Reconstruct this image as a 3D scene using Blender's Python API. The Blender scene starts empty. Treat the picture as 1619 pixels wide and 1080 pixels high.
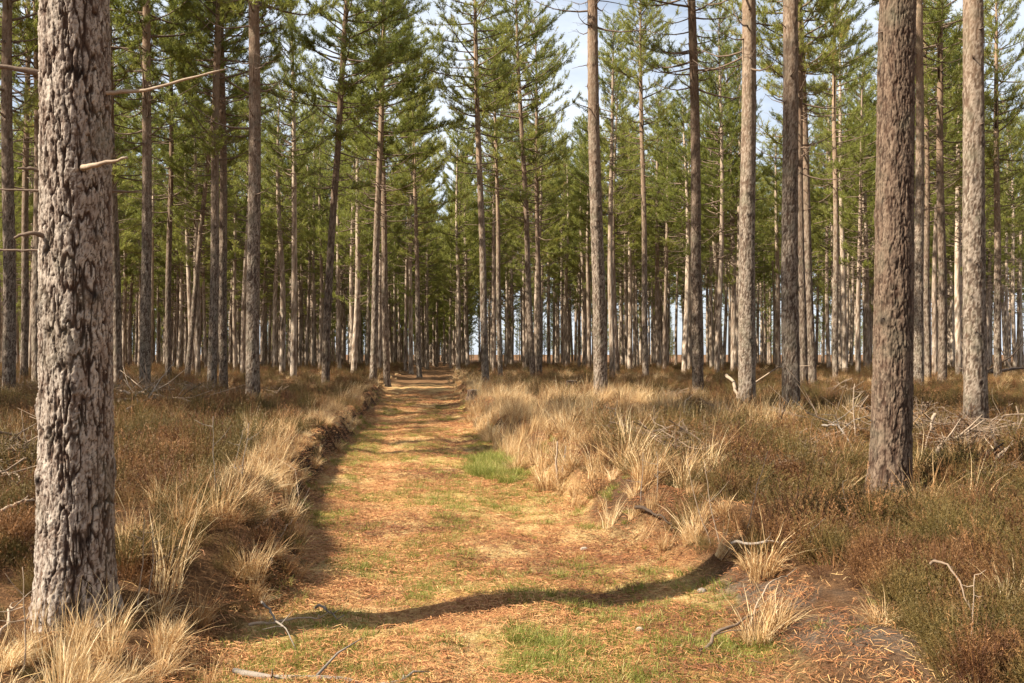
import bpy, math
import numpy as np
from mathutils import Vector
R_ = np.random.default_rng(7)
sc = bpy.context.scene
COL = sc.collection
F = 1574.0; HOR = 560.0; CX = 809.5; EYE = 1.5
SUN_H = np.array([-0.935, -0.355]); SUN_EL = 42.0

# ------------------------------------------------------------------ numpy helpers
def hsh(ix, iy, seed):
    h = (ix.astype(np.int64)*374761393 + iy.astype(np.int64)*668265263 + seed*144269504) & 0xffffffff
    h = ((h ^ (h >> 13))*1274126177) & 0xffffffff
    h ^= h >> 16
    return (h & 0xffffff)/float(0x1000000)
def vnoise(x, y, seed=0):
    x = np.asarray(x, float); y = np.asarray(y, float)
    ix = np.floor(x); iy = np.floor(y); fx = x-ix; fy = y-iy
    fx = fx*fx*(3-2*fx); fy = fy*fy*(3-2*fy)
    a = hsh(ix, iy, seed); b = hsh(ix+1, iy, seed); c = hsh(ix, iy+1, seed); d = hsh(ix+1, iy+1, seed)
    return (a*(1-fx)+b*fx)*(1-fy)+(c*(1-fx)+d*fx)*fy
def fbm(x, y, seed=0, o=4):
    s = 0; a = 1.0; t = 0
    for k in range(o):
        s = s + a*vnoise(x*2**k+17.3*k, y*2**k-9.1*k, seed+k*31); t += a; a *= .5
    return s/t
def sstep(a, b, x):
    t = np.clip((x-a)/(b-a), 0, 1); return t*t*(3-2*t)
def worley(u, v, nu, seed):
    """periodic in u with nu cells; returns F2-F1 and a random value of the cell"""
    iu = np.floor(u); iv = np.floor(v)
    f1 = np.full(u.shape, 9.); f2 = np.full(u.shape, 9.); cid = np.zeros(u.shape)
    for du in (-1, 0, 1):
        for dv in (-1, 0, 1):
            cu = iu+du; cv = iv+dv; w = np.mod(cu, nu)
            px = cu+.15+.7*hsh(w, cv, seed); py = cv+.1+.8*hsh(w, cv, seed+5)
            d = np.hypot(px-u, py-v)
            n1 = d < f1
            f2 = np.where(n1, f1, np.minimum(f2, d)); cid = np.where(n1, hsh(w, cv, seed+9), cid); f1 = np.where(n1, d, f1)
    return f2-f1, cid

def mesh_np(name, V, Fc, mats, attrs=None, mi=None, smooth=False):
    V = np.asarray(V, np.float32); me = bpy.data.meshes.new(name)
    groups = Fc if isinstance(Fc, list) else [Fc]
    groups = [np.asarray(g, np.int32) for g in groups if len(g)]
    nf = sum(len(g) for g in groups)
    me.vertices.add(len(V)); me.vertices.foreach_set('co', V.ravel())
    li = np.concatenate([g.ravel() for g in groups])
    tot = np.concatenate([np.full(len(g), g.shape[1], np.int32) for g in groups])
    me.loops.add(len(li)); me.loops.foreach_set('vertex_index', li)
    me.polygons.add(nf)
    me.polygons.foreach_set('loop_start', np.concatenate([[0], np.cumsum(tot)[:-1]]).astype(np.int32))
    me.polygons.foreach_set('loop_total', tot)
    if smooth: me.polygons.foreach_set('use_smooth', np.ones(nf, bool))
    if mi is not None: me.polygons.foreach_set('material_index', np.asarray(mi, np.int32))
    for m in (mats if isinstance(mats, (list, tuple)) else [mats]): me.materials.append(m)
    for k, a in (attrs or {}).items():
        at = me.attributes.new(k, 'FLOAT', 'POINT'); at.data.foreach_set('value', np.asarray(a, np.float32))
    me.update(calc_edges=True); me.validate()
    return me

class Acc:
    """collects strips, tubes and triangles with a tint per vertex and a material slot per face"""
    def __init__(s): s.V = []; s.Q = []; s.T = []; s.mq = []; s.mt = []; s.t = []; s.n = 0
    def strips(s, P, W, S, tint, mat=0):
        N, K, _ = P.shape
        A = P - S[:, None, :]*W[:, :, None]; B = P + S[:, None, :]*W[:, :, None]
        V = np.stack([A, B], 2).reshape(-1, 3)
        b = s.n + (np.arange(N)*K*2)[:, None] + (np.arange(K-1)*2)[None]
        q = np.stack([b, b+1, b+3, b+2], -1).reshape(-1, 4)
        s.V.append(V); s.Q.append(q); s.mq.append(np.full(len(q), mat)); s.t.append(np.repeat(tint, K*2)); s.n += len(V)
    def tris(s, A, B, C, tint, mat=0):
        N = len(A); V = np.stack([A, B, C], 1).reshape(-1, 3)
        q = s.n + np.arange(N*3).reshape(-1, 3)
        s.V.append(V); s.T.append(q); s.mt.append(np.full(N, mat)); s.t.append(np.repeat(tint, 3)); s.n += N*3
    def tube(s, P, r, n=6, tint=.5, mat=0, cap=True):
        P = np.asarray(P, float); r = np.asarray(r, float); K = len(P)
        T = np.gradient(P, axis=0); T /= np.linalg.norm(T, axis=1)[:, None]+1e-9
        ref = np.array([0, 0, 1.]) if abs(T[0][2]) < .9 else np.array([1., 0, 0])
        U = np.cross(T, ref); U /= np.linalg.norm(U, axis=1)[:, None]+1e-9; W = np.cross(T, U)
        a = np.arange(n)*2*np.pi/n
        V = P[:, None]+r[:, None, None]*(np.cos(a)[None, :, None]*U[:, None]+np.sin(a)[None, :, None]*W[:, None])
        V = V.reshape(-1, 3)
        i = np.arange(K-1)[:, None]*n; j = np.arange(n)[None]; k = (j+1) % n
        q = s.n+np.stack([i+j, i+k, i+n+k, i+n+j], -1).reshape(-1, 4)
        s.V.append(V); s.Q.append(q); s.mq.append(np.full(len(q), mat)); s.t.append(np.full(len(V), tint)); s.n += len(V)
        if cap:
            for e, idx in ((0, 0), (K-1, (K-1)*n)):
                s.V.append(P[e:e+1]); s.t.append(np.full(1, tint))
                base = s.n-(len(V) if e == 0 else len(V)+1)
                jj = np.arange(n)
                t = np.stack([base+idx+jj, base+idx+(jj+1) % n, np.full(n, s.n)], -1)
                s.T.append(t); s.mt.append(np.full(n, mat)); s.n += 1
    def mesh(s, name, mats, smooth=False):
        V = np.concatenate(s.V); g = []; m = []
        if s.Q: g.append(np.concatenate(s.Q)); m.append(np.concatenate(s.mq))
        if s.T: g.append(np.concatenate(s.T)); m.append(np.concatenate(s.mt))
        return mesh_np(name, V, g, mats, {'tint': np.concatenate(s.t)}, np.concatenate(m), smooth)

def link(name, me, parent=None, loc=(0, 0, 0)):
    o = bpy.data.objects.new(name, me); COL.objects.link(o); o.location = loc
    if parent: o.parent = parent
    return o
def tag(o, label=None, cat=None, group=None, kind=None):
    for k, v in (('label', label), ('category', cat), ('group', group), ('kind', kind)):
        if v: o[k] = v
    return o

# ------------------------------------------------------------------ materials
def mat_new(name):
    m = bpy.data.materials.new(name); m.use_nodes = True
    nt = m.node_tree; nt.nodes.clear()
    out = nt.nodes.new('ShaderNodeOutputMaterial')
    return m, nt, out
class NT:
    def __init__(s, nt): s.nt = nt
    def n(s, t, **kw):
        x = s.nt.nodes.new(t)
        for k, v in kw.items():
            if k.startswith('i_'):
                x.inputs[int(k[2:]) if k[2:].isdigit() else k[2:].replace('_', ' ')].default_value = v
            else: setattr(x, k, v)
        return x
    def l(s, a, b): s.nt.links.new(a, b)
    def attr(s, name): return s.n('ShaderNodeAttribute', attribute_name=name).outputs['Fac']
    def noise(s, vec, scale, detail=4, rough=.55):
        x = s.n('ShaderNodeTexNoise'); x.inputs['Scale'].default_value = scale; x.inputs['Detail'].default_value = detail
        x.inputs['Roughness'].default_value = rough; s.l(vec, x.inputs['Vector']); return x.outputs['Fac']
    def ramp(s, fac, stops, interp='LINEAR'):
        x = s.n('ShaderNodeValToRGB'); x.color_ramp.interpolation = interp
        e = x.color_ramp.elements
        while len(e) < len(stops): e.new(.5)
        for k, (p, c) in enumerate(stops):
            e[k].position = p; e[k].color = (*c, 1) if len(c) == 3 else c
        s.l(fac, x.inputs['Fac']); return x.outputs['Color']
    def mix(s, fac, a, b, mode='MIX'):
        x = s.n('ShaderNodeMix', data_type='RGBA', blend_type=mode)
        for v, k in ((fac, 0), (a, 6), (b, 7)):
            if isinstance(v, (int, float)): x.inputs[k].default_value = v
            elif isinstance(v, tuple): x.inputs[k].default_value = (*v, 1)
            else: s.l(v, x.inputs[k])
        return x.outputs[2]
    def math(s, op, a, b=0., clamp=False):
        x = s.n('ShaderNodeMath', operation=op, use_clamp=clamp)
        for v, k in ((a, 0), (b, 1)):
            if isinstance(v, (int, float)): x.inputs[k].default_value = v
            else: s.l(v, x.inputs[k])
        return x.outputs[0]
    def pos(s): return s.n('ShaderNodeNewGeometry').outputs['Position']

def leafy(name, stops, transl=.35, rough=.6, patch=None, patchcol=None, rnd=True, om=.38):
    m, nt, out = mat_new(name); N = NT(nt)
    f = N.attr('tint')
    if rnd:
        oi = N.n('ShaderNodeObjectInfo').outputs['Random']
        f = N.math('ADD', N.math('MULTIPLY', f, 1-om), N.math('MULTIPLY', oi, om))
    c = N.ramp(f, stops)
    if patch:
        p = N.noise(N.pos(), patch, 3)
        pm = N.ramp(p, [(.46, (0, 0, 0)), (.54, (1, 1, 1))])
        c = N.mix(pm, c, N.mix(.6, c, patchcol))
    b = N.n('ShaderNodeBsdfPrincipled'); b.inputs['Roughness'].default_value = rough
    b.inputs['Specular IOR Level'].default_value = .3
    N.l(c, b.inputs['Base Color'])
    t = N.n('ShaderNodeBsdfTranslucent'); N.l(c, t.inputs['Color'])
    mx = N.n('ShaderNodeMixShader'); mx.inputs[0].default_value = transl
    N.l(b.outputs[0], mx.inputs[1]); N.l(t.outputs[0], mx.inputs[2]); N.l(mx.outputs[0], out.inputs[0])
    return m

M_needle = leafy('pine_needles', [(0, (.11, .13, .030)), (.4, (.235, .250, .050)), (.8, (.37, .36, .090)), (1, (.40, .27, .09))], .54, rough=.45)
M_straw = leafy('dead_grass_blades', [(0, (.20, .10, .04)), (.35, (.42, .24, .10)), (.65, (.66, .47, .24)), (1, (.86, .70, .44))], .35)
M_green = leafy('green_grass_blades', [(0, (.10, .11, .02)), (.5, (.22, .24, .04)), (.8, (.40, .36, .11)), (1, (.60, .46, .22))], .4)
M_heath = leafy('heather_foliage', [(0, (.030, .013, .008)), (.3, (.105, .042, .018)), (.6, (.18, .088, .030)), (1, (.44, .22, .09))], .2, om=.5,
                patch=1.6, patchcol=(.095, .090, .020))
M_litter = leafy('needle_litter_bits', [(0, (.07, .03, .015)), (.3, (.26, .10, .04)), (.55, (.46, .22, .085)), (.78, (.66, .45, .19)), (1, (.85, .70, .46))], .1)
M_frond = leafy('dead_bracken_fronds', [(0, (.10, .038, .018)), (.5, (.23, .10, .045)), (1, (.48, .27, .14))], .25)

def wood(name, c1, c2, scale=30):
    m, nt, out = mat_new(name); N = NT(nt)
    p = N.pos(); n = N.noise(p, scale, 5, .7); n2 = N.noise(p, 6, 3)
    c = N.mix(n, c1, c2); c = N.mix(N.math('MULTIPLY', n2, .5), c, (.05, .035, .025))
    b = N.n('ShaderNodeBsdfPrincipled'); b.inputs['Roughness'].default_value = .85; b.inputs['Specular IOR Level'].default_value = .2
    N.l(c, b.inputs['Base Color'])
    bp = N.n('ShaderNodeBump'); bp.inputs['Strength'].default_value = .6; bp.inputs['Distance'].default_value = .01
    N.l(n, bp.inputs['Height']); N.l(bp.outputs[0], b.inputs['Normal']); N.l(b.outputs[0], out.inputs[0])
    return m
M_twig = wood('branch_bark', (.10, .065, .045), (.24, .17, .12))
M_dead = wood('bleached_dead_wood', (.22, .15, .10), (.55, .42, .30))
M_grey = wood('weathered_grey_wood', (.13, .10, .08), (.38, .32, .26))
M_dark = wood('dark_rotten_wood', (.025, .016, .012), (.09, .06, .04))
M_brash = wood('brown_brash', (.11, .07, .045), (.36, .26, .18))
M_stone = wood('pale_flint', (.32, .25, .19), (.58, .48, .38), 60)

def bark(name, dark, mid, pale, upper, fine=90, bumpd=.004, gain=(1., .93, .86)):
    m, nt, out = mat_new(name); N = NT(nt)
    tc = N.n('ShaderNodeTexCoord').outputs['Object']
    mp = N.n('ShaderNodeMapping'); mp.inputs['Scale'].default_value = (1, 1, .35); N.l(tc, mp.inputs[0])
    n1 = N.noise(mp.outputs[0], fine, 6, .7); n2 = N.noise(mp.outputs[0], 22, 4, .6); n3 = N.noise(tc, 3.5, 3)
    cr = N.attr('plate')
    f = N.math('ADD', N.math('MULTIPLY', cr, .95), N.math('MULTIPLY', N.math('SUBTRACT', n1, .5), .85), True)
    c = N.ramp(f, [(0, dark), (.22, tuple(.55*a+.45*b for a, b in zip(mid, dark))), (.5, mid), (.8, pale), (1, tuple(min(1, x*1.25) for x in pale))])
    c = N.mix(N.ramp(n2, [(.35, (0, 0, 0)), (.7, (.55, .55, .55))]), c, (mid[0]*1.15, mid[1]*.85, mid[2]*.72))
    # upper bark is smoother and warmer
    z = N.n('ShaderNodeSeparateXYZ'); N.l(tc, z.inputs[0])
    up = N.n('ShaderNodeMapRange', clamp=True); up.inputs[1].default_value = 4; up.inputs[2].default_value = 12; N.l(z.outputs[2], up.inputs[0])
    upc = N.mix(n2, tuple(.6*x for x in upper), upper)
    c = N.mix(N.math('MULTIPLY', up.outputs[0], .75), c, upc)
    c = N.mix(N.ramp(n3, [(.5, (0, 0, 0)), (.75, (.5, .5, .5))]), c, (.16, .155, .11))
    c = N.mix(N.attr('knot'), c, (.022, .016, .013))
    oi = N.n('ShaderNodeObjectInfo').outputs['Random']
    c = N.mix(.65, c, N.mix(oi, (.42, .33, .27), gain), 'MULTIPLY')
    b = N.n('ShaderNodeBsdfPrincipled'); b.inputs['Roughness'].default_value = .9; b.inputs['Specular IOR Level'].default_value = .15
    N.l(c, b.inputs['Base Color'])
    bp = N.n('ShaderNodeBump'); bp.inputs['Strength'].default_value = .9; bp.inputs['Distance'].default_value = bumpd
    N.l(N.math('ADD', n1, N.math('MULTIPLY', n2, .8)), bp.inputs['Height']); N.l(bp.outputs[0], b.inputs['Normal']); N.l(b.outputs[0], out.inputs[0])
    return m
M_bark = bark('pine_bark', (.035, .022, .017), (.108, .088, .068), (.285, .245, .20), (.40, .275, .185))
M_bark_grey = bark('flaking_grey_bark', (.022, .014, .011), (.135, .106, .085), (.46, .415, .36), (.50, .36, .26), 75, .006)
M_bark_sunny = bark('sunlit_look_pine_bark', (.05, .036, .028), (.24, .20, .155), (.50, .44, .365), (.54, .425, .325), 60)  # paler bark copy for distant trunks, with a sunlit look put into the colour
M_bark_brown = bark('furrowed_brown_bark', (.028, .018, .013), (.085, .062, .046), (.215, .165, .122), (.26, .19, .135), 70, .006)

# ------------------------------------------------------------------ terrain
_d = np.array([-30, 0, 4.59, 6.15, 8.31, 11, 17.6, 28.1, 43.7, 98, 400])
_L = np.array([-1.5, -1.4, -1.34, -1.36, -1.74, -2.16, -2.85, -3.91, -5.66, -9.9, -34])
_dr = np.array([-30, 0, 4.59, 5.6, 7.07, 8.31, 12.2, 17.6, 28.1, 43.7, 98, 400])
_Rr = np.array([1.4, 1.3, 1.20, 1.22, 1.05, .76, .38, -.42, -1.30, -2.5, -5.9, -26])
def edges(y):
    L = np.interp(y, _d, _L)+.22*(fbm(y*.9, y*0+3, 5)-.5)*2*.7; Rr = np.interp(y, _dr, _Rr)+.2*(fbm(y*1.1, y*0+8, 6)-.5)*2
    return L, Rr
def side(x, y):
    """metres outside the sunken track (negative inside)"""
    L, Rr = edges(y); return np.maximum(L-x, x-Rr), (x-Rr > L-x)
def ground(x, y):
    x = np.asarray(x, float); y = np.asarray(y, float)
    s, right = side(x, y)
    fade = 1-.55*sstep(25, 60, y)
    wid = np.where(right, .45+.9*sstep(8.5, 5.0, y), .30+.7*sstep(7.2, 5.2, y))
    hb = np.where(right, .34, .33)*fade
    b = hb*sstep(0, 1, (s+.05)/wid)
    out = sstep(0, 1.2, s)
    z = b+out*(.20*(fbm(x*.45, y*.45, 21)-.5)*2*1.2+.07*(fbm(x*2.1, y*2.1, 22)-.5)*2)
    ins = 1-sstep(-.3, .1, s)
    L, Rr = edges(y); c = (L+Rr)/2; w = (Rr-L)/2
    z = z+ins*(-.035*np.exp(-((np.abs(x-c)/w-.5)/.18)**2)+.05*(fbm(x*1.3, y*1.3, 23)-.5)*2+.03*(fbm(x*5, y*5, 24)-.5)*2)
    z = z+ins*.15*(vnoise(x*.22, y*.52, 29)-.5)*2*sstep(11, 22, y)*(1-sstep(60, 90, y))
    z = z-.22*np.exp(-((x+2.3)/.9)**2-((y-4.85)/.9)**2)
    z = z-.24*np.exp(-((x-3.5)/1.1)**2-((y-8.5)/1.3)**2)
    rim = np.exp(-((s-.42)/.3)**2)*.07*(.4+vnoise(x*1.7, y*1.7, 25))
    return z+rim*fade
def axis(lo, hi, dense_lo, dense_hi, step, grow=1.09):
    a = list(np.arange(dense_lo, dense_hi, step)); s = step
    while a[-1] < hi: s *= grow; a.append(a[-1]+s)
    s = step; left = [a[0]]
    while left[-1] > lo: s *= grow; left.append(left[-1]-s)
    return np.array(left[1:][::-1]+a)
gx = axis(-1500, 1500, -7, 8, .055, 1.07); gy = axis(-300, 2500, 3.2, 17, .06, 1.055)
GX, GY = np.meshgrid(gx, gy); gz = ground(GX.ravel(), GY.ravel())
xs, ys = GX.ravel(), GY.ravel(); nx, ny = len(gx), len(gy)
s_, r_ = side(xs, ys)
pathm = (1-sstep(-.05, .22, s_+.25*(fbm(xs*3, ys*3, 31)-.5)))*(1-.97*sstep(34, 58, ys))
wid_ = np.where(r_, .45+.9*sstep(8.5, 5.0, ys), .30)
bankm = sstep(-.05, .05, s_)*(1-sstep(wid_*.8, wid_*1.25, s_))*(1-sstep(30, 45, ys))
L_, Re_ = edges(ys)
def green_amt(x, y):
    s, right = side(x, y); L, Rr = edges(y)
    g = .85*sstep(.49, .64, fbm(x*1.9, y*1.4, 41))
    g = g*(.45+.55*sstep(.45, .6, fbm(x*.5, y*.4, 43)))
    g = np.maximum(g, .7*np.exp(-((x-L-.25)/.22)**2)*sstep(.42, .58, fbm(x*1.3, y*1.1, 42))*(y < 22))
    g = np.maximum(g, np.exp(-((x+.38-(12.8-y)*.16)/.45)**2-((y-13.2)/2.6)**2)*1.7*sstep(.28, .54, fbm(x*2.6, y*1.3, 48)))
    g = np.maximum(g, .6*np.exp(-((x-.9)/.6)**2-((y-6.1)/.6)**2)*sstep(.35,.6,fbm(x*4,y*4,47))); g = np.maximum(g, .7*np.exp(-((x+1.15)/.5)**2-((y-4.9)/.6)**2))
    return np.clip(g, 0, 1)*(1-sstep(0, .25, s))*(1-sstep(22, 42, y))
greenm = green_amt(xs, ys)
dirt = np.exp(-((xs-1.46+(ys-5.6)*.16+.25*(fbm(ys*2.2, ys*0, 45)-.5))/.20)**2-((ys-5.3)/1.15)**4)*.95*sstep(.34, .5, fbm(xs*5, ys*5, 46))
idx = (np.arange(ny-1)[:, None]*nx+np.arange(nx-1)[None]).ravel()
quads = np.stack([idx, idx+1, idx+nx+1, idx+nx], -1)
m, nt, out = mat_new('heath_ground'); N = NT(nt); p = N.pos()
n1 = N.noise(p, 42, 8, .8); n2 = N.noise(p, 8, 5, .7); n3 = N.noise(p, 1.4, 4, .6)
f = N.math('ADD', N.math('MULTIPLY', n1, .7), N.math('MULTIPLY', n2, .3))
litter = N.ramp(f, [(.34, (.09, .035, .018)), (.46, (.32, .14, .06)), (.54, (.52, .28, .11)), (.64, (.74, .52, .26))])
straw = N.ramp(f, [(.36, (.16, .08, .03)), (.48, (.46, .29, .115)), (.62, (.80, .60, .30))])
litter = N.mix(N.ramp(n3, [(.40, (0, 0, 0)), (.56, (1, 1, 1))]), litter, straw)
green = N.ramp(f, [(.32, (.07, .075, .015)), (.5, (.24, .23, .035)), (.68, (.46, .40, .12))])
heath = N.ramp(f, [(.32, (.035, .018, .010)), (.5, (.13, .066, .030)), (.68, (.30, .17, .08))])
soil = N.ramp(f, [(.35, (.012, .008, .006)), (.65, (.07, .042, .026))])
grey = N.ramp(f, [(.3, (.045, .035, .027)), (.55, (.13, .105, .083)), (.7, (.25, .21, .17))])
c = N.mix(N.attr('track'), heath, litter)
c = N.mix(N.math('MULTIPLY', N.attr('green'), .8), c, green)
c = N.mix(N.attr('bank'), c, soil)
c = N.mix(N.math('MULTIPLY', N.attr('dirt'), N.ramp(n2, [(.38, (0.2, 0.2, 0.2)), (.55, (1, 1, 1))]), True), c, grey)
b = N.n('ShaderNodeBsdfPrincipled'); b.inputs['Roughness'].default_value = .95; b.inputs['Specular IOR Level'].default_value = .1
N.l(c, b.inputs['Base Color'])
bp = N.n('ShaderNodeBump'); bp.inputs['Strength'].default_value = 1; bp.inputs['Distance'].default_value = .03
N.l(N.math('ADD', n1, n2), bp.inputs['Height']); N.l(bp.outputs[0], b.inputs['Normal']); N.l(b.outputs[0], out.inputs[0])
bank2 = bankm*np.where(r_, .55*sstep(.45, .6, fbm(xs*1.3, ys*1.3, 44)), sstep(5.6, 7.2, ys))
me = mesh_np('ground', np.stack([xs, ys, gz], -1), quads, m, {'track': pathm, 'bank': np.clip(bank2, 0, 1), 'green': greenm, 'dirt': np.clip(dirt, 0, 1)}, smooth=True)
tag(link('ground', me), kind='structure')
def gz1(x, y): return float(ground(np.array([x]), np.array([y]))[0])
def at(px, Y): return (px-CX)/F*Y

# ------------------------------------------------------------------ pine trunks and crowns
def trunk_mesh(R, H, ncol, zs, seed, amp, mat, curve=None, stubs=True, cellw=.045, cellh=.11):
    rng = np.random.default_rng(seed); K = len(zs)
    th = np.arange(ncol)/ncol*2*np.pi; TH, Z = np.meshgrid(th, zs)
    t = Z/H; rr = R*(1-.48*t-.46*t**4)*(1+.17*np.exp(-Z/.15)+.06*np.exp(-Z/.6))
    nu = max(6, round(2*np.pi*R/cellw)); U = TH/(2*np.pi)*nu; Vv = Z/cellh
    wu = .9*(fbm(np.cos(TH)*2+Z*3, np.sin(TH)*2+Z*2, seed+1, 3)-.5); wv = 1.2*(fbm(np.cos(TH)*4+9, np.sin(TH)*4+Z*2.5, seed+2, 3)-.5)
    e1, c1 = worley(U*1.3+wu*1.6, Vv*1.2+wv*1.6, round(nu*1.3), seed); e2, c2 = worley(U*2.6+wu*3.5, Vv*3.4+wv*3, nu*3, seed+3)
    Us = np.mod(TH-np.pi/2, 2*np.pi)*R/cellw
    fur = np.abs(2*fbm(Us*1.05+.6*wv, Z/cellh*.42, seed+12, 3)-1)
    fur2 = np.abs(2*fbm(Us*2.1+.9*wv+50, Z/cellh*1.1, seed+15, 3)-1)
    fine_ = fbm(Us*3.2+3*wu, Z/cellh*3.0, seed+18, 4)
    furm = sstep(.02, .13, fur)*(.72+.28*sstep(.0, .12, fur2))
    pl = furm*(.5+.5*sstep(.01, .10, e1))*(.72+.28*sstep(.0, .10, e2))*(.72+.28*c2)*(.50+1.05*fine_)
    pl = pl*(.8+.6*(fbm(np.cos(TH)*R*30, np.sin(TH)*R*30+Z*9, seed+4, 4)-.25))
    rough = 1-.6*sstep(5, 12, Z)
    ridge = 1+.025*np.sin(TH*3+seed+Z*.4)+.02*np.sin(TH*5+seed*2-Z*.7)+(.17+.07*np.sin(TH*2+seed))*np.exp(-Z/.14)*np.sin(TH*5+seed+.8*np.sin(TH*2))
    rad = rr*ridge+amp*rough*(furm*(.45+.35*c1+.2*c2)-.5+.22*(fine_-.5)-.14*(1-sstep(.0, .07, e1))-.08*(1-sstep(0, .08, e2))+.10*c2)
    # whorls of knots
    knot = np.zeros_like(Z); st = []
    z = .7+rng.random()*.5
    while z < H*.62:
        for k in range(rng.integers(2, 4)):
            a = rng.random()*2*np.pi; zk = z+rng.normal()*.06
            st.append((a, zk))
            da = (TH-a+np.pi) % (2*np.pi)-np.pi
            d = np.hypot(da*R, (Z-zk)*.8); s = max(.022, .14*R)+rng.random()*.012
            knot = np.maximum(knot, np.exp(-(d/s)**2)*rng.uniform(.5, 1.05)); rad = rad+.014*np.exp(-(d/(s*1.6))**2)
        z += rng.uniform(.35, .62)
    cx = np.zeros(K) if curve is None else curve(zs); cz = cx*0
    kx, ky = rng.random(2)*6; wob = .03*np.minimum(zs/4, 1)
    X = np.cos(TH)*rad+(cx+wob*np.sin(zs*.5+kx))[:, None]; Y = np.sin(TH)*rad+(cz+wob*np.sin(zs*.43+ky))[:, None]
    acc = Acc(); V = np.stack([X, Y, Z], -1).reshape(-1, 3)
    i = np.arange(K-1)[:, None]*ncol; j = np.arange(ncol)[None]; k2 = (j+1) % ncol
    q = np.stack([i+j, i+k2, i+ncol+k2, i+ncol+j], -1).reshape(-1, 4)
    plate = np.clip(pl*1.05, 0, 1).ravel()
    acc.V = [V]; acc.Q = [q]; acc.mq = [np.zeros(len(q))]; acc.t = [plate]; acc.n = len(V)
    nv = len(V)
    if stubs:
        for a, zk in st:
            if rng.random() < .55: continue
            ln = rng.uniform(.04, .10) if (zk < 4.5 or rng.random() < .65) else rng.uniform(.25, 1.3)
            r0 = R*(1-.48*zk/H); dirv = np.array([math.cos(a), math.sin(a), rng.uniform(-.15, .45)])
            c0 = np.interp(zk, zs, cx); b0 = np.array([c0+math.cos(a)*r0*.85, math.sin(a)*r0*.85, zk])
            n = 3 if ln < .2 else 6; tt = np.linspace(0, 1, n)[:, None]
            P = b0+dirv*tt*(ln+r0*.15)+np.array([0, 0, 1])*tt**2*rng.uniform(-.2, .15)*ln
            if n == 6: P = P+rng.normal(size=(6, 3))*.012*tt
            acc.tube(P, np.linspace(.013, .005, n) if ln < .2 else np.linspace(.014, .004, n), 5, .25, 1)
    V = np.concatenate(acc.V); Tn = np.concatenate(acc.t)
    kn = np.concatenate([knot.ravel(), np.zeros(len(V)-nv)])
    g = [np.concatenate(acc.Q)]; mi = [np.concatenate(acc.mq)]
    if acc.T: g.append(np.concatenate(acc.T)); mi.append(np.concatenate(acc.mt))
    return mesh_np('trunk', V, g, [mat, M_twig], {'plate': Tn, 'knot': kn}, np.concatenate(mi), True)

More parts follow.
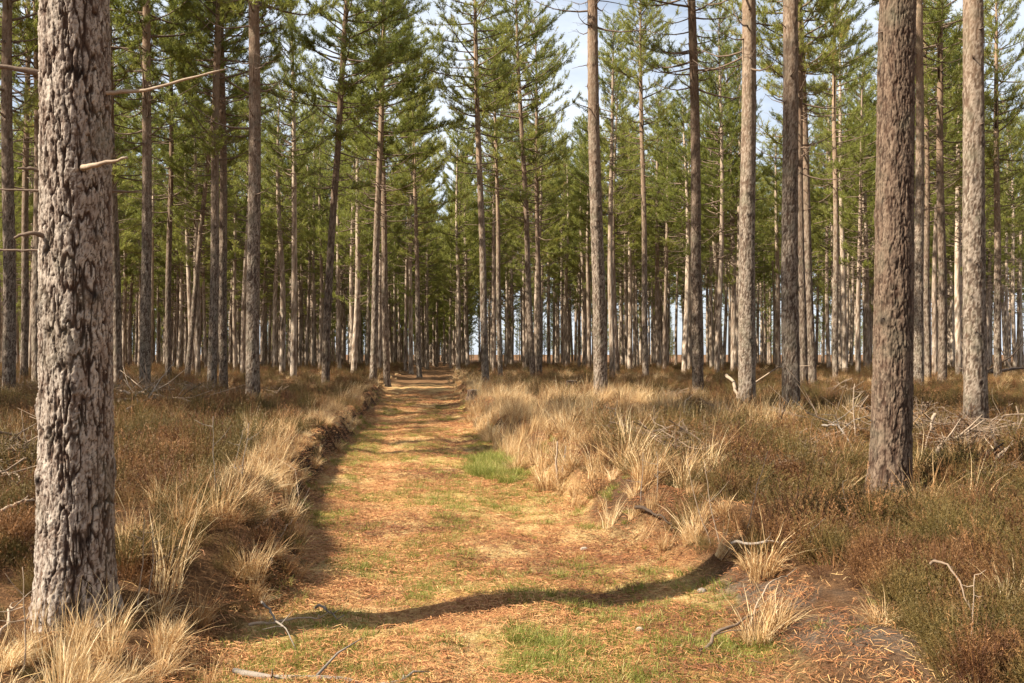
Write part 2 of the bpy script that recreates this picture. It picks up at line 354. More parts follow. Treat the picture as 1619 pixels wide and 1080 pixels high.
def crown_mesh(seed, Lc=10., Rmax=2.4, dens=1., low=False):
    """z=0 is the lowest live whorl; dead whorls hang below it"""
    rng = np.random.default_rng(seed); acc = Acc(); tp = []; td = []; ts = []
    z = -1.8 if not low else 0.
    while z < Lc:
        t = z/Lc; dead = t < .02+rng.random()*.04 and not low
        if low: f = (.25+.75*min(1, t*5))*max(0, 1-t)**.65
        else: f = (.6+.4*min(1, max(t, 0)*3.2))*max(.02, 1-t)**.45
        nb = rng.integers(2, 5)
        a0 = rng.random()*6.28
        for b in range(nb):
            if rng.random() < .10: continue
            a = a0+b*6.28/nb+rng.normal()*.35; ln = Rmax*f*rng.uniform(.40, 1.25)
            if dead: ln *= rng.uniform(.4, .95)
            if ln < .15: ln = .15
            el = rng.normal()*.18+(.02+.80*max(t, 0)**1.2)
            h = np.array([math.cos(a), math.sin(a), 0]); up = np.array([0, 0, 1.])
            tt = np.linspace(0, 1, 6)[:, None]; sag = rng.uniform(-.22, -.02)+.35*max(t, 0)
            P = np.array([0, 0, z+rng.normal()*.08])+ln*(tt*(h*math.cos(el)+up*math.sin(el))+up*(sag*tt*(1-tt)*1.2+.22*tt**3))
            P = P+np.cumsum(rng.normal(size=(6, 3))*.018*ln, 0)*tt
            acc.tube(P, np.linspace(.010+.010*ln, .005, 6), 4, .3, 1, False)
            sd = np.cross(h, up)
            if dead:
                for k in range(rng.integers(2, 7)):
                    u = rng.uniform(.3, 1); p0 = P[0]+(P[-1]-P[0])*u; p0 = np.array([np.interp(u, tt[:, 0], P[:, q]) for q in range(3)])
                    e = p0+(h*.5+sd*rng.choice([-1, 1])*rng.uniform(.4, 1)+up*rng.normal()*.3)*rng.uniform(.15, .5)
                    acc.tube(np.array([p0, (p0+e)/2+rng.normal(size=3)*.03, e]), [.005, .004, .002], 3, .3, 1, False)
                if rng.random() < .8: continue
            st0 = .30*(1-max(t, 0))+.05
            nbr = max(3, int(ln*8.0*dens))
            for k in range(nbr):
                u = rng.uniform(st0, 1)**.8; p0 = np.array([np.interp(u, tt[:, 0], P[:, q]) for q in range(3)])
                bl = rng.uniform(.2, .62)*(1.15-u*.6)*min(1, .4+ln/1.5)
                dv = h*rng.uniform(.4, 1.)+sd*rng.choice([-1, 1])*rng.uniform(.3, 1.1)+up*rng.uniform(-.1, 1.0)
                dv /= np.linalg.norm(dv); e = p0+dv*bl+up*bl*.15
                acc.tube(np.array([p0, e]), [.006, .003], 3, .3, 1, False)
                nt_ = 1+int(bl/.16)
                for q in range(nt_):
                    g = (q+1)/nt_; tp.append(p0+(e-p0)*g); td.append(dv*.55+up*.6+rng.normal(size=3)*.25); ts.append(rng.random()*.4+.45*max(0, (u-.2)))
            tp.append(P[-1]); td.append(h*.8+up*.5); ts.append(.9)
        z += rng.uniform(.14, .34)
    tp = np.array(tp); td = np.array(td); td /= np.linalg.norm(td, axis=1)[:, None]; ts = np.array(ts)
    n = 16; M = len(tp); P = np.repeat(tp, n, 0); D = np.repeat(td, n, 0)
    rv = rng.normal(size=(M*n, 3)); rv /= np.linalg.norm(rv, axis=1)[:, None]
    along = rng.uniform(-.13, .06, (M*n, 1))
    d = D*rng.uniform(.35, 1.1, (M*n, 1))+rv*.75; d /= np.linalg.norm(d, axis=1)[:, None]
    ln = rng.uniform(.09, .18, (M*n, 1)); s = np.cross(d, rng.normal(size=(M*n, 3))); s /= np.linalg.norm(s, axis=1)[:, None]
    A = P+D*along; w = rng.uniform(.0065, .0115, (M*n, 1))
    tint = np.clip(np.repeat(ts, n)+rng.normal(size=M*n)*.10, 0, 1)
    dead_t = np.repeat(rng.random(M) < .03, n); tint = np.where(dead_t, 1., np.minimum(tint, .86))
    acc.tris(A-s*w, A+s*w, A+d*ln, tint, 0)
    return acc.mesh('crown', [M_needle, M_twig])

NV = 8
CROWNS = [crown_mesh(100+k, 10., 2.65+.16*(k % 5), 1.) for k in range(NV)]
DENSE = [crown_mesh(180+k, 10., 3.2, 1.5) for k in range(2)]
SPARSE = [crown_mesh(140+k, 9., 3.0, .95) for k in range(3)]
LOWC = [crown_mesh(160+k, 13., 2.6, .8, True) for k in range(2)]
zs_far = np.concatenate([[0, .08, .2], np.arange(.4, 20.01, .28)])
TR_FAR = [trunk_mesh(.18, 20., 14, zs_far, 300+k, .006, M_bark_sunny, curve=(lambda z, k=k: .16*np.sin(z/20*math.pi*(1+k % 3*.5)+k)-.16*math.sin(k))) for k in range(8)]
TREES = []
def pine(X, Y, diam, H=None, cb=None, crown=None, lean=(0., 0.), trunk=None, seed=0, rot=None):
    rng = np.random.default_rng(seed+9000)
    H = H or rng.uniform(19., 23.); cb = cb if cb is not None else rng.uniform(9., 11.5)
    e = bpy.data.objects.new('pine_tree', None); COL.objects.link(e); e.empty_display_size = .3
    e.location = (X, Y, gz1(X, Y)-.04)
    e.rotation_euler = (lean[1], lean[0], 0)
    if trunk is None:
        t = link('trunk', TR_FAR[rng.integers(0, 8)], e); s = diam/.36; t.scale = (s, s, H/20); t.rotation_euler[2] = rng.random()*6.28
    else: t = link('trunk', trunk, e)
    c = link('crown', crown or CROWNS[rng.integers(0, NV)], e)
    c.location = (0, 0, cb); L = 9. if c.data in SPARSE else (13. if c.data in LOWC else 10.)
    k = (H-cb)/L; w = rng.uniform(.85, 1.2); c.scale = (w, w, k*1.02); c.rotation_euler[2] = rng.random()*6.28
    TREES.append([e, X, Y, diam, 'key']); e['group'] = 'pine trees of the plantation'; e['category'] = 'pine tree'
    return e

# hero trunk by the camera, with its dead branches
def zrows(vis, dz, H): return np.concatenate([np.arange(0, vis, dz), np.arange(vis, H*.6, max(.12, dz)), np.arange(H*.6, H+.01, .4)])
H1X, H1Y = at(122, 5.2), 5.2
t1 = trunk_mesh(.178, 20.5, 250, zrows(3.7, .006, 20.5), 11, .019, M_bark_grey, curve=lambda z: .0*z, stubs=False, cellw=.033, cellh=.075)
hero1 = pine(H1X, H1Y, .374, 20.5, 10.5, trunk=t1, seed=1)
hero1['label'] = 'thick pine with pale flaking bark and snapped dead branches, closest of all, left of track'
def dead_branch(parent, base, pts, r0, mat, twigs=()):
    """pts are offsets in metres from base"""
    acc = Acc(); P = np.array([(0, 0, 0)]+list(pts), float); n = 12
    tt = np.linspace(0, len(P)-1, n); Q = np.stack([np.interp(tt, np.arange(len(P)), P[:, k]) for k in range(3)], -1)
    rg = np.random.default_rng(int(abs(base[2])*1000)); Q[1:] += rg.normal(size=(n-1, 3))*r0*.18
    acc.tube(Q, np.linspace(r0*1.25, r0*.55, n)*(1+.15*rg.normal(size=n)), 8)
    for f, v, l in twigs:
        p = Q[int(f*(n-1))]; acc.tube(np.array([p, p+np.array(v)*l*.5, p+np.array(v)*l+np.array([0, 0, .01])]), [r0*.5, r0*.35, r0*.2], 5)
    return link('dead_branch', acc.mesh('dead_branch', [mat], True), parent, base)
def hz(py, Y=5.2): return EYE+(HOR-py)/F*Y-hero1.location.z
dead_branch(hero1, (.16, -.03, hz(148)), [(.12, -.02, .00), (.24, -.05, .005), (.44, -.08, .05), (.66, -.10, .10)], .0095, M_dead)
dead_branch(hero1, (.085, -.15, hz(274)), [(.07, -.06, .0), (.17, -.09, .015), (.27, -.10, .035)], .012, M_dead)
dead_branch(hero1, (-.14, -.05, hz(122)), [(-.12, -.04, .02), (-.28, -.08, .035), (-.5, -.1, .05)], .013, M_twig)
dead_branch(hero1, (-.15, -.08, hz(276)), [(-.05, -.03, .015), (-.10, -.05, .01)], .010, M_twig)
dead_branch(hero1, (-.10, -.13, hz(378)), [(-.05, -.05, .012), (-.11, -.06, -.002), (-.14, -.06, -.02)], .010, M_twig)
dead_branch(hero1, (-.16, .03, hz(300)), [(-.15, .0, .005), (-.45, .02, .02)], .006, M_twig)
dead_branch(hero1, (-.16, .02, hz(395)), [(-.15, .0, .0), (-.45, .02, .01)], .006, M_twig)
dead_branch(hero1, (.16, .03, hz(300)), [(.10, .0, -.004), (.16, .01, .005)], .006, M_twig)

# key trees: (x at base, base y, width, x near the frame top, short name, label)
near = [
 (1405, 772, 62, 1423, 'the big brown trunk', 'stout pine with deeply furrowed dark brown bark right of the track'),
 (1542, 672, 36, 1541, 'the pale trunk near the right edge', 'thick pine with pale pinkish trunk between brown stout pine and right picture edge'),
 (1251, 660, 28, 1249, 'the straight pale pair trunk', 'straight pale pine standing just in front of two thinner reddish pines'),
 (1181, 630, 27, 1184, 'the knotty trunk', 'straight pine dotted with dark branch knots all the way up its trunk'),
 (1104, 622, 18, 1094, 'the slim knotty trunk', 'slim knotty pine, first one left of the thick trunk dotted with knots'),
 (950, 628, 22, 936, 'the grey trunk right of the track', 'grey pine leaning slightly left above the rough grass right of the track'),
 (400, 630, 22, 399, 'the tall dark left trunk', 'tall dark trunked pine, widest between the leaning pale pine and the track'),
 (335, 618, 15, 343, 'the twin left trunk', 'left one of two close pines rising behind the heather'),
 (354, 617, 14, 349, 'the twin right trunk', 'right one of two close pines rising behind the heather'),
 (230, 618, 17, 231, 'the dark knotted trunk', 'dark pine ringed with old branch stubs behind the cut brushwood'),
 (187, 606, 16, 170, 'the trunk beside the big left pine', 'shaded pine half hidden behind the thick flaking trunk, on its right side'),
 (14, 626, 20, 8, 'the leftmost dark trunk', 'dark shaded pine at the left picture edge'),
 (38, 602, 12, 40, 'the half-lit trunk at far left', 'pine with one pale sunlit side between left picture edge and the flaking trunk'),
 (60, 604, 17, 57, 'the trunk behind the big left pine', 'pine peeping out along the left side of the thick flaking trunk'),
 (1271, 622, 12, 1264, 'the reddish trunk', 'thin reddish pine directly behind the straight pale pine'),
 (1285, 614, 13, 1270, 'the second reddish trunk', 'second thin reddish pine behind the straight pale pine'),
 (1452, 628, 16, 1458, 'the orange lit trunk', 'pine with bright orange pink trunk right behind the stout brown one'),
 (1467, 602, 10, 1466, 'the shaded trunk by the orange one', 'shaded pine touching the right side of the bright orange pink trunk'),
 (1490, 600, 14, 1488, 'the dark trunk in the right gap', 'dark pine alone in the gap right of the stout brown trunk'),
 (1321, 601, 10, 1321, 'the orange lit slim trunk', 'slim pine with evenly lit orange trunk left of the stout brown trunk'),
 (1577, 589, 12, 1578, 'the dark trunk at far right', 'dark slim pine right of the thick pale pinkish trunk'),
 (295, 606, 9, 332, 'the leaning pale pine', 'slender pale pine leaning clearly to the right'),
 (515, 610, 13, 541, 'the bent trunk', 'pine with bowed lower trunk leaning right, left of the track'),
 (590, 601, 12, 602, 'the left of the trackside pair', 'left one of two pines close together by the track, leaning slightly'),
 (612, 598, 11, 603, 'the right of the trackside pair', 'right one of two pines close together beside the track'),
 (663, 588, 8, 656, 'the last trunk left of the track', 'pine standing right on the left edge of the track in the distance'),
 (768, 602, 12, 755, 'the pale trackside trunk', 'pale slim pine immediately right of the track, bending slightly left'),
 (791, 594, 8, 785, 'the thin trunk by the track', 'thin pine just right of the pale slim trackside pine'),
 (843, 596, 10, 826, 'the left of the leaning pair', 'left one of two slim pines leaning left in the rough grass'),
 (853, 592, 9, 849, 'the right of the leaning pair', 'right one of two slim pines standing in the rough grass'),
 (1021, 597, 10, 1016, 'the slim pale trunk', 'slim pale pine midway between the grey leaning trunk and the slim knotty one'),
 (266, 600, 10, 268, 'the trunk left of the leaning pine', 'straight slim pine next on the left of the leaning pale pine'),
]
NAMED = [(121, 'the thick flaking pine')]
KEYPX = []
for k, (px, by, w, pt, short, lab) in enumerate(near):
    if w > 50: d = 9.35
    elif w > 30: d = 16.2
    else:
        db = .98*F/(by-HOR); dw = .37*F/w; d = math.sqrt(db*dw)
    X = at(px, d); diam = w*d/F*.97; vis = min(13.5, EYE+HOR/F*d+.4)
    H = 20.8+.9*math.sin(k*2.3)
    lean = math.atan2((pt-px)/F*d, min(vis, 12)) if w < 50 else math.atan2(.11, 3.7)
    seed = 20+k
    if w > 50: tm = trunk_mesh(diam/2, H, 150, zrows(5.2, .012, H), seed, .017, M_bark_brown, stubs=True, cellw=.032, cellh=.08)
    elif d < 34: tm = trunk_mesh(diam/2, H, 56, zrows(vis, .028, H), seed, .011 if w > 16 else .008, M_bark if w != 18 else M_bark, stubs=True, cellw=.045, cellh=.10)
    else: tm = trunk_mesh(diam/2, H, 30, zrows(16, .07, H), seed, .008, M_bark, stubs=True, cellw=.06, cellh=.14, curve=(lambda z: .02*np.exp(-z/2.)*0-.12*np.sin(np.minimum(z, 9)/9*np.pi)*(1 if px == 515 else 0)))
    cr = SPARSE[k % 3] if 740 < px < 1350 else CROWNS[k % NV]
    cb = (10.6 if px > 740 else 9.6)+.6*math.sin(k*1.7)
    if px in (515, 590, 612, 663, 230, 187, 266, 335, 295): cr = DENSE[k % 2]
    if px in (515, 590, 612, 663): cb = 9.3; H = 19.2+.01*(px % 90)
    e = pine(X, d, diam, H, cb, cr, (lean, .004*math.sin(k*5)), tm, seed)
    if px in (515, 590, 612, 663, 230, 187, 768, 843):
        for ch in e.children:
            if ch.name.startswith('crown'): ch.scale = (1.15, 1.15, ch.scale[2])
    e['label'] = lab; NAMED.append((px, short)); KEYPX.append((px, w, d))
# slimmer distant trunks placed after the photograph: (x, width)
slim = [(27, 5), (57, 4), (205, 6), (215, 5), (249, 4), (275, 5), (287, 5), (372, 7), (366, 4), (425, 5), (437, 4.5), (474, 6), (484, 6), (496, 6),
        (506, 6.5), (537, 7), (566, 4.5), (580, 6), (601, 6), (623, 5), (633, 4), (641, 6), (648, 5), (668, 4), (727, 5), (735, 5), (800, 6), (829, 6),
        (875, 4), (889, 5), (905, 4), (915, 6), (923, 6), (968, 10), (994, 6), (1003, 6), (1045, 5), (1054, 6), (1069, 5), (1090, 7), (1125, 7), (1133, 9),
        (1140, 4), (1163, 8), (1210, 4), (1224, 5), (1310, 7), (1336, 9), (1345, 6), (1368, 7), (1376, 5), (1505, 6), (1593, 6), (1612, 6)]
for k, (px, w) in enumerate(slim):
    d = min(118, .335*F/w); d *= 1+.06*math.sin(k*7.1)
    X = at(px, d)
    e = pine(X, d, w*d/F*.95, seed=400+k, cb=(9.6 if px > 740 else 8.6)+1.3*math.sin(k*3.3), lean=(.012*math.sin(k*3.7), 0))
    TREES[-1][4] = 'mid'; KEYPX.append((px, w, d))
for k, (px, d) in enumerate([(650, 76), (724, 82), (676, 98), (712, 104), (690, 118), (660, 112), (722, 122), (702, 132), (684, 140)]):
    pine(at(px, d), d, .30 if k > 1 else .36, seed=700+k, cb=(8. if k < 2 else 4.5+k % 3*1.2), H=20.5 if k < 2 else 17.5+k % 3, crown=DENSE[k] if k < 2 else LOWC[k % 2], lean=(.01, 0)); TREES[-1][4] = 'far'
# the rest of the plantation rows
rg = np.random.default_rng(77); far_pts = []; nfill = 0; cand = []
for row in range(-52, 52):
    for j in range(-5, 50):
        Y = 4.3*j+rg.normal()*.6+8; X0 = row*4.25+rg.normal()*.5; X = X0-.0864*Y
        cand.append((X, Y))
fill = []
for X, Y in cand:
    d = Y; px = CX+X/F*0+X/max(Y, .1)*F
    inview = Y > 2 and -30 < px < 1650
    L, Rr = edges(np.array([Y])); margin = .8 if Y > 60 else (1.8 if Y > 40 else 3.6)
    if L[0]-margin < X < Rr[0]+margin and Y < 104: continue
    if inview:
        if Y < 49 or any(abs(X-t[1])**2+abs(Y-t[2])**2 < 2.6**2 for t in TREES): continue
        if Y < 65 and any(abs(px-k[0]) < k[1]*.6+3 for k in KEYPX): continue
        if Y > 58 and rg.random() < (.12 if px < 760 else .24): continue
        fill.append((Y, X, px))
    elif Y > 205 or abs(X) > 150: continue
    elif abs(X) < 40 and -14 < Y < 52:
        # just beyond the frame: unseen pines added so their shadows cross the picture
        u = X*SUN_H[0]+Y*SUN_H[1]
        if any(abs(X-t[1])**2+abs(Y-t[2])**2 < 2.9**2 for t in TREES): continue
        if X < 0 and Y < 12: continue
        if X < 0 and rg.random() < .5: continue
        if X > 0 and rg.random() < .6: continue
        fill.append((-1, X, Y))
fill.sort(); inv = [f for f in fill if f[0] > 0]; outv = [f for f in fill if f[0] < 0]
nthing = 206
for k, (Y, X, px) in enumerate(inv[:nthing]):
    pine(X, Y, rg.uniform(.26, .40), seed=1000+k, H=rg.uniform(17, 21.5), cb=rg.uniform(6.6, 9.6)+(.6 if X > 0 else 0), lean=(rg.normal()*.012, rg.normal()*.01)); TREES[-1][4] = 'far'
for k, (_, X, Y) in enumerate(outv[:60]):
    pine(X, Y, rg.uniform(.30, .40), seed=2000+k, lean=(rg.normal()*.01, rg.normal()*.01)); TREES[-1][4] = 'out'
print('trees', len(TREES), 'in-view fill', len(inv), 'out', len(outv))
# labels by neighbour
ORD = 'first second third fourth fifth sixth seventh eighth ninth tenth eleventh twelfth thirteenth fourteenth fifteenth sixteenth seventeenth eighteenth nineteenth twentieth'.split()
for a in range(21, 60): ORD.append('%dth' % a)
NAMED.sort(); cnt = {}
todo = []
for t in TREES:
    if 'label' in t[0]: continue
    if t[4] == 'out': t[0]['label'] = 'unseen pine added beyond the edges of the picture to cast shadow across the heath'; continue
    todo.append((CX+t[1]/t[2]*F, t))
for px, t in sorted(todo, key=lambda q: q[0]):
    A = [n for n in NAMED if n[0] <= px] or [(-1, 'the left picture edge')]; A = A[-1]
    cls = 'slim middle-row pine' if t[4] == 'mid' else ('thin far-row pine' if t[2] < 90 else 'very distant pine')
    key = (A, cls); cnt[key] = cnt.get(key, 0)+1
    t[0]['label'] = '%s, %s right of %s' % (cls, ORD[cnt[key]-1], A[1])

# ------------------------------------------------------------------ scatter with geometry nodes (uncountable growth only)
def scatter(name, pts, rots, scl, idx, variants, label, cat):
    me = bpy.data.meshes.new(name); n = len(pts)
    me.vertices.add(n); me.vertices.foreach_set('co', np.asarray(pts, np.float32).ravel())
    for nm, ty, dat in (('rot', 'FLOAT_VECTOR', rots), ('scl', 'FLOAT_VECTOR', scl)):
        a = me.attributes.new(nm, ty, 'POINT'); a.data.foreach_set('vector', np.asarray(dat, np.float32).ravel())
    a = me.attributes.new('pick', 'INT', 'POINT'); a.data.foreach_set('value', np.asarray(idx, np.int32))
    o = link(name, me); col = bpy.data.collections.new(name+'_sources')
    for k, v in enumerate(variants):
        col.objects.link(bpy.data.objects.new('%s_source_%02d' % (name, k), v))
    ng = bpy.data.node_groups.new(name+'_scatter', 'GeometryNodeTree')
    ng.interface.new_socket('Geometry', in_out='INPUT', socket_type='NodeSocketGeometry')
    ng.interface.new_socket('Geometry', in_out='OUTPUT', socket_type='NodeSocketGeometry')
    gi = ng.nodes.new('NodeGroupInput'); go = ng.nodes.new('NodeGroupOutput')
    ip = ng.nodes.new('GeometryNodeInstanceOnPoints'); ci = ng.nodes.new('GeometryNodeCollectionInfo')
    ci.inputs[0].default_value = col; ci.inputs['Separate Children'].default_value = True; ci.inputs['Reset Children'].default_value = True
    ip.inputs['Pick Instance'].default_value = True
    def na(nm, ty):
        x = ng.nodes.new('GeometryNodeInputNamedAttribute'); x.data_type = ty; x.inputs[0].default_value = nm; return x.outputs[0]
    L = ng.links.new
    L(gi.outputs[0], ip.inputs['Points']); L(ci.outputs[0], ip.inputs['Instance']); L(na('pick', 'INT'), ip.inputs['Instance Index'])
    e2r = ng.nodes.new('FunctionNodeEulerToRotation'); L(na('rot', 'FLOAT_VECTOR'), e2r.inputs[0]); L(e2r.outputs[0], ip.inputs['Rotation'])
    L(na('scl', 'FLOAT_VECTOR'), ip.inputs['Scale']); L(ip.outputs[0], go.inputs[0])
    md = o.modifiers.new('scatter', 'NODES'); md.node_group = ng
    tag(o, label, cat, kind='stuff'); return o

# far wood: merged tree meshes
def join_tree(k, low=False):
    tr = TR_FAR[k % 8]; cr = (LOWC[k % 2] if low else CROWNS[k % NV]); cb = 3.2 if low else 9.
    tr_n = len(tr.vertices); a = np.empty(tr_n*3, np.float32); tr.vertices.foreach_get('co', a); a = a.reshape(-1, 3)
    cn = len(cr.vertices); c = np.empty(cn*3, np.float32); cr.vertices.foreach_get('co', c); c = c.reshape(-1, 3).copy()
    c[:, 2] = c[:, 2]*(20.2-cb)/(13. if low else 10.)+cb
    me = bpy.data.meshes.new('wood_tree'); bmv = np.concatenate([a, c])
    gs = []; mi = []
    for src, off, mo in ((tr, 0, 0), (cr, tr_n, 2)):
        lt = np.empty(len(src.polygons), np.int32); src.polygons.foreach_get('loop_total', lt)
        li = np.empty(len(src.loops), np.int32); src.loops.foreach_get('vertex_index', li); ls = np.empty(len(lt), np.int32); src.polygons.foreach_get('loop_start', ls)
        mm = np.empty(len(lt), np.int32); src.polygons.foreach_get('material_index', mm)
        for q in (3, 4):
            w = lt == q
            if w.any(): gs.append(li[ls[w][:, None]+np.arange(q)]+off); mi.append(mm[w]+mo)
    tint = np.zeros(len(bmv)); t = np.empty(cn, np.float32); cr.attributes['tint'].data.foreach_get('value', t); tint[tr_n:] = t
    pl = np.zeros(len(bmv)); t = np.empty(tr_n, np.float32); tr.attributes['plate'].data.foreach_get('value', t); pl[:tr_n] = t
    return mesh_np('wood_tree', bmv, gs, [M_bark_sunny, M_twig, M_needle, M_twig], {'tint': tint, 'plate': pl, 'knot': pl*0}, np.concatenate(mi))
wt = [join_tree(k) for k in range(5)]+[join_tree(k, True) for k in range(2)]
fp = []; fi = []
for Y, X, px in inv[nthing:]:
    if (px > 740 and Y > 165) or rg.random() < (.05 if px < 760 else .25): continue
    fp.append((X, Y)); low = (rg.random() < (.16 if px < 740 else .05)) and Y > 120
    fi.append(rg.integers(5, 7) if low else rg.integers(0, 5))
for Y, X in ((150, -11.5), (158, -13.6), (166, -10.5), (172, -15), (180, -13.2), (150, -8.5), (168, -18)): fp.append((X, Y)); fi.append(5+int(Y) % 2)
for k in range(26):
    Y = rg.uniform(125, 185); fp.append((at(rg.uniform(655, 735), Y), Y)); fi.append(5+k % 2)
n_full = len(fp)
# a belt of young low-branched trees that closes the wood behind
for k in range(620):
    px = rg.uniform(-60, 1680); Y = rg.uniform(150, 235)
    if px > 760 and rg.random() < .4: continue
    fp.append((at(px, Y), Y)); fi.append(rg.integers(5, 7))
fp = np.array(fp); n = len(fp); fz = ground(fp[:, 0], fp[:, 1])
sc3 = np.stack([rg.uniform(.85, 1.15, n)]*2+[rg.uniform(.9, 1.08, n)], -1); young = (np.array(fi) >= 5) & (np.arange(n) >= n_full)
sc3[young] *= (.12+.6*rg.random((young.sum(), 1))**1.8)
scatter('distant_pine_wood', np.stack([fp[:, 0], fp[:, 1], fz-.05], -1), np.stack([np.zeros(n), np.zeros(n), rg.random(n)*6.28], -1), sc3, fi, wt,
        'mass of distant pine trees closing the plantation behind the rows', 'wood')
print('far wood', n)

# ------------------------------------------------------------------ undergrowth meshes
def tussock(seed, nb=170, h=.55, lean=.0, spread=.75, w=.0028, mat=None, rad=.09):
    r = np.random.default_rng(seed); a = r.random(nb)*6.28; rr = rad*np.sqrt(r.random(nb))
    b = np.stack([np.cos(a)*rr, np.sin(a)*rr, -.03+0*a], -1); hh = h*r.uniform(.35, 1.15, nb)*(.6+.4*r.random(nb))
    out = np.stack([np.cos(a+r.normal(size=nb)*.7), np.sin(a+r.normal(size=nb)*.7), 0*a], -1)
    K = 5; t = np.linspace(0, 1, K)[None, :, None]; sp = (spread*r.uniform(.1, 1.1, nb)*hh)[:, None, None]
    droop = r.uniform(0, .55, nb)[:, None, None]
    P = b[:, None]+out[:, None]*sp*t**1.6+np.array([0, 0, 1.])*(hh[:, None, None]*(t-droop*t**2.4))+np.array([lean, 0, 0])*t**1.5*hh[:, None, None]
    P = P+r.normal(size=P.shape)*.008*t
    W = w*(np.array([1, .95, .8, .55, .08])[None]*r.uniform(.6, 1.3, nb)[:, None])
    th = r.random(nb)*6.28; S = np.stack([np.cos(th), np.sin(th), 0*th], -1)
    acc = Acc(); acc.strips(P, W, S, np.clip(r.random(nb)*1.1, 0, 1)); return acc.mesh('tussock', [mat or M_straw])
def heather(seed, ns=75, h=.36, rad=.30):
    r = np.random.default_rng(seed); a = r.random(ns)*6.28; q = np.sqrt(r.random(ns))
    o = np.stack([np.cos(a), np.sin(a), 0*a], -1); b = o*(q*rad*.45)[:, None]; b[:, 2] = -.03
    hh = h*(1-.45*q**2)*r.uniform(.6, 1.2, ns); hh = hh*np.where(r.random(ns) < .12, 1.35, 1.); tip = o*(q*rad*1.1)[:, None]+r.normal(size=(ns, 3))*.05; tip[:, 2] = hh
    mid = (b+tip)/2+r.normal(size=(ns, 3))*.03; mid[:, :2] -= o[:, :2]*.02
    K = 4; t = np.linspace(0, 1, K)[None, :, None]
    P = b[:, None]*(1-t)**2+2*mid[:, None]*t*(1-t)+tip[:, None]*t**2
    th = r.random(ns)*6.28; S = np.stack([np.cos(th), np.sin(th), 0*th], -1)
    acc = Acc(); acc.strips(P, np.full((ns, K), .0022)*np.array([1.3, 1, .8, .4]), S, np.where(r.random(ns) < .22, .97, r.random(ns)*.35))
    nl = 36; u = r.uniform(.3, 1.08, (ns, nl)); A = (b[:, None]*(1-u[..., None])**2+2*mid[:, None]*u[..., None]*(1-u[..., None])+tip[:, None]*u[..., None]**2).reshape(-1, 3)
    ax = (tip-b); ax /= np.linalg.norm(ax, axis=1)[:, None]; ax = np.repeat(ax, nl, 0)
    d = ax*.7+r.normal(size=A.shape)*.55; d /= np.linalg.norm(d, axis=1)[:, None]; s = np.cross(d, r.normal(size=A.shape)); s /= np.linalg.norm(s, axis=1)[:, None]
    ln = r.uniform(.012, .036, (len(A), 1)); w = r.uniform(.0016, .0034, (len(A), 1))
    tint = np.clip(np.repeat(r.random(ns)*.7, nl)+.25*u.ravel()+r.normal(size=len(A))*.1, 0, 1)
    acc.tris(A-s*w, A+s*w, A+d*ln, tint); return acc.mesh('heather_bush', [M_heath])
def frond(seed):
    r = np.random.default_rng(seed); acc = Acc()
    for k in range(7):
        a = r.random()*6.28; L = r.uniform(.25, .6); n = 16; t = np.linspace(0, 1, n)
        o = np.array([math.cos(a), math.sin(a), 0]); sd = np.array([-o[1], o[0], 0]); h0 = r.uniform(.04, .16)
        P = o[None]*(t*L)[:, None]+np.array([0, 0, 1])*(h0*np.sin(t*2.6))[:, None]+r.normal(size=3)*np.array([.1, .1, .0])
        acc.tube(P, np.linspace(.003, .001, n), 3, .8, 0, False)
        for sgn in (-1, 1):
            ln = .11*(1-t)**.7*r.uniform(.6, 1.2, n)+.01; d = sd*sgn+o*.5+r.normal(size=(n, 3))*.35; d /= np.linalg.norm(d, axis=1)[:, None]
            acc.tris(P-o*.008, P+o*.008, P+d*ln[:, None], np.clip(r.random(n), 0, 1))
    return acc.mesh('frond', [M_frond])
TUS = [tussock(500+k, 180, .50, .12, .8) for k in range(4)]+[tussock(510+k, 90, .80, .1, .45, .0024) for k in range(3)]+[tussock(520+k, 240, .28, 0, 1.3) for k in range(2)]
GRN = [tussock(530+k, 110, .11, 0, .7, .0022, M_green, .09) for k in range(4)]+[tussock(540, 260, .24, 0, .8, .003, M_green, .13)]
HTH = [heather(560+k, 75, .30+.05*(k % 3), .30+.04*(k % 2)) for k in range(7)]
FRD = [frond(580+k) for k in range(4)]

def sample(n, dmin, dmax, power=1.6, margin=1.36):
    """points over the wedge in front of the camera, thinning with distance"""
    u = rg.random(n); e = 2-power
    d = (dmin**e+u*(dmax**e-dmin**e))**(1/e)
    x = (rg.random(n)*2-1)*d*(CX/F)*margin+rg.normal(size=n)*.3
    return x, d
def clear(x, y, r=.0):
    ok = np.ones(len(x), bool)
    for t in TREES:
        if t[2] < 40: ok &= (x-t[1])**2+(y-t[2])**2 > (t[3]/2+r)**2
    return ok
def put(name, x, y, scale, idx, variants, label, cat, tilt=.12, leanx=0., zoff=0.):
    n = len(x); z = ground(x, y)+zoff
    rots = np.stack([rg.normal(size=n)*tilt, rg.normal(size=n)*tilt+leanx, rg.random(n)*6.28], -1)
    if leanx: rots[:, 2] = rg.normal(size=n)*.6
    s = np.stack([scale, scale, scale*rg.uniform(.8, 1.2, n)], -1)
    return scatter(name, np.stack([x, y, z], -1), rots, s, idx, variants, label, cat)

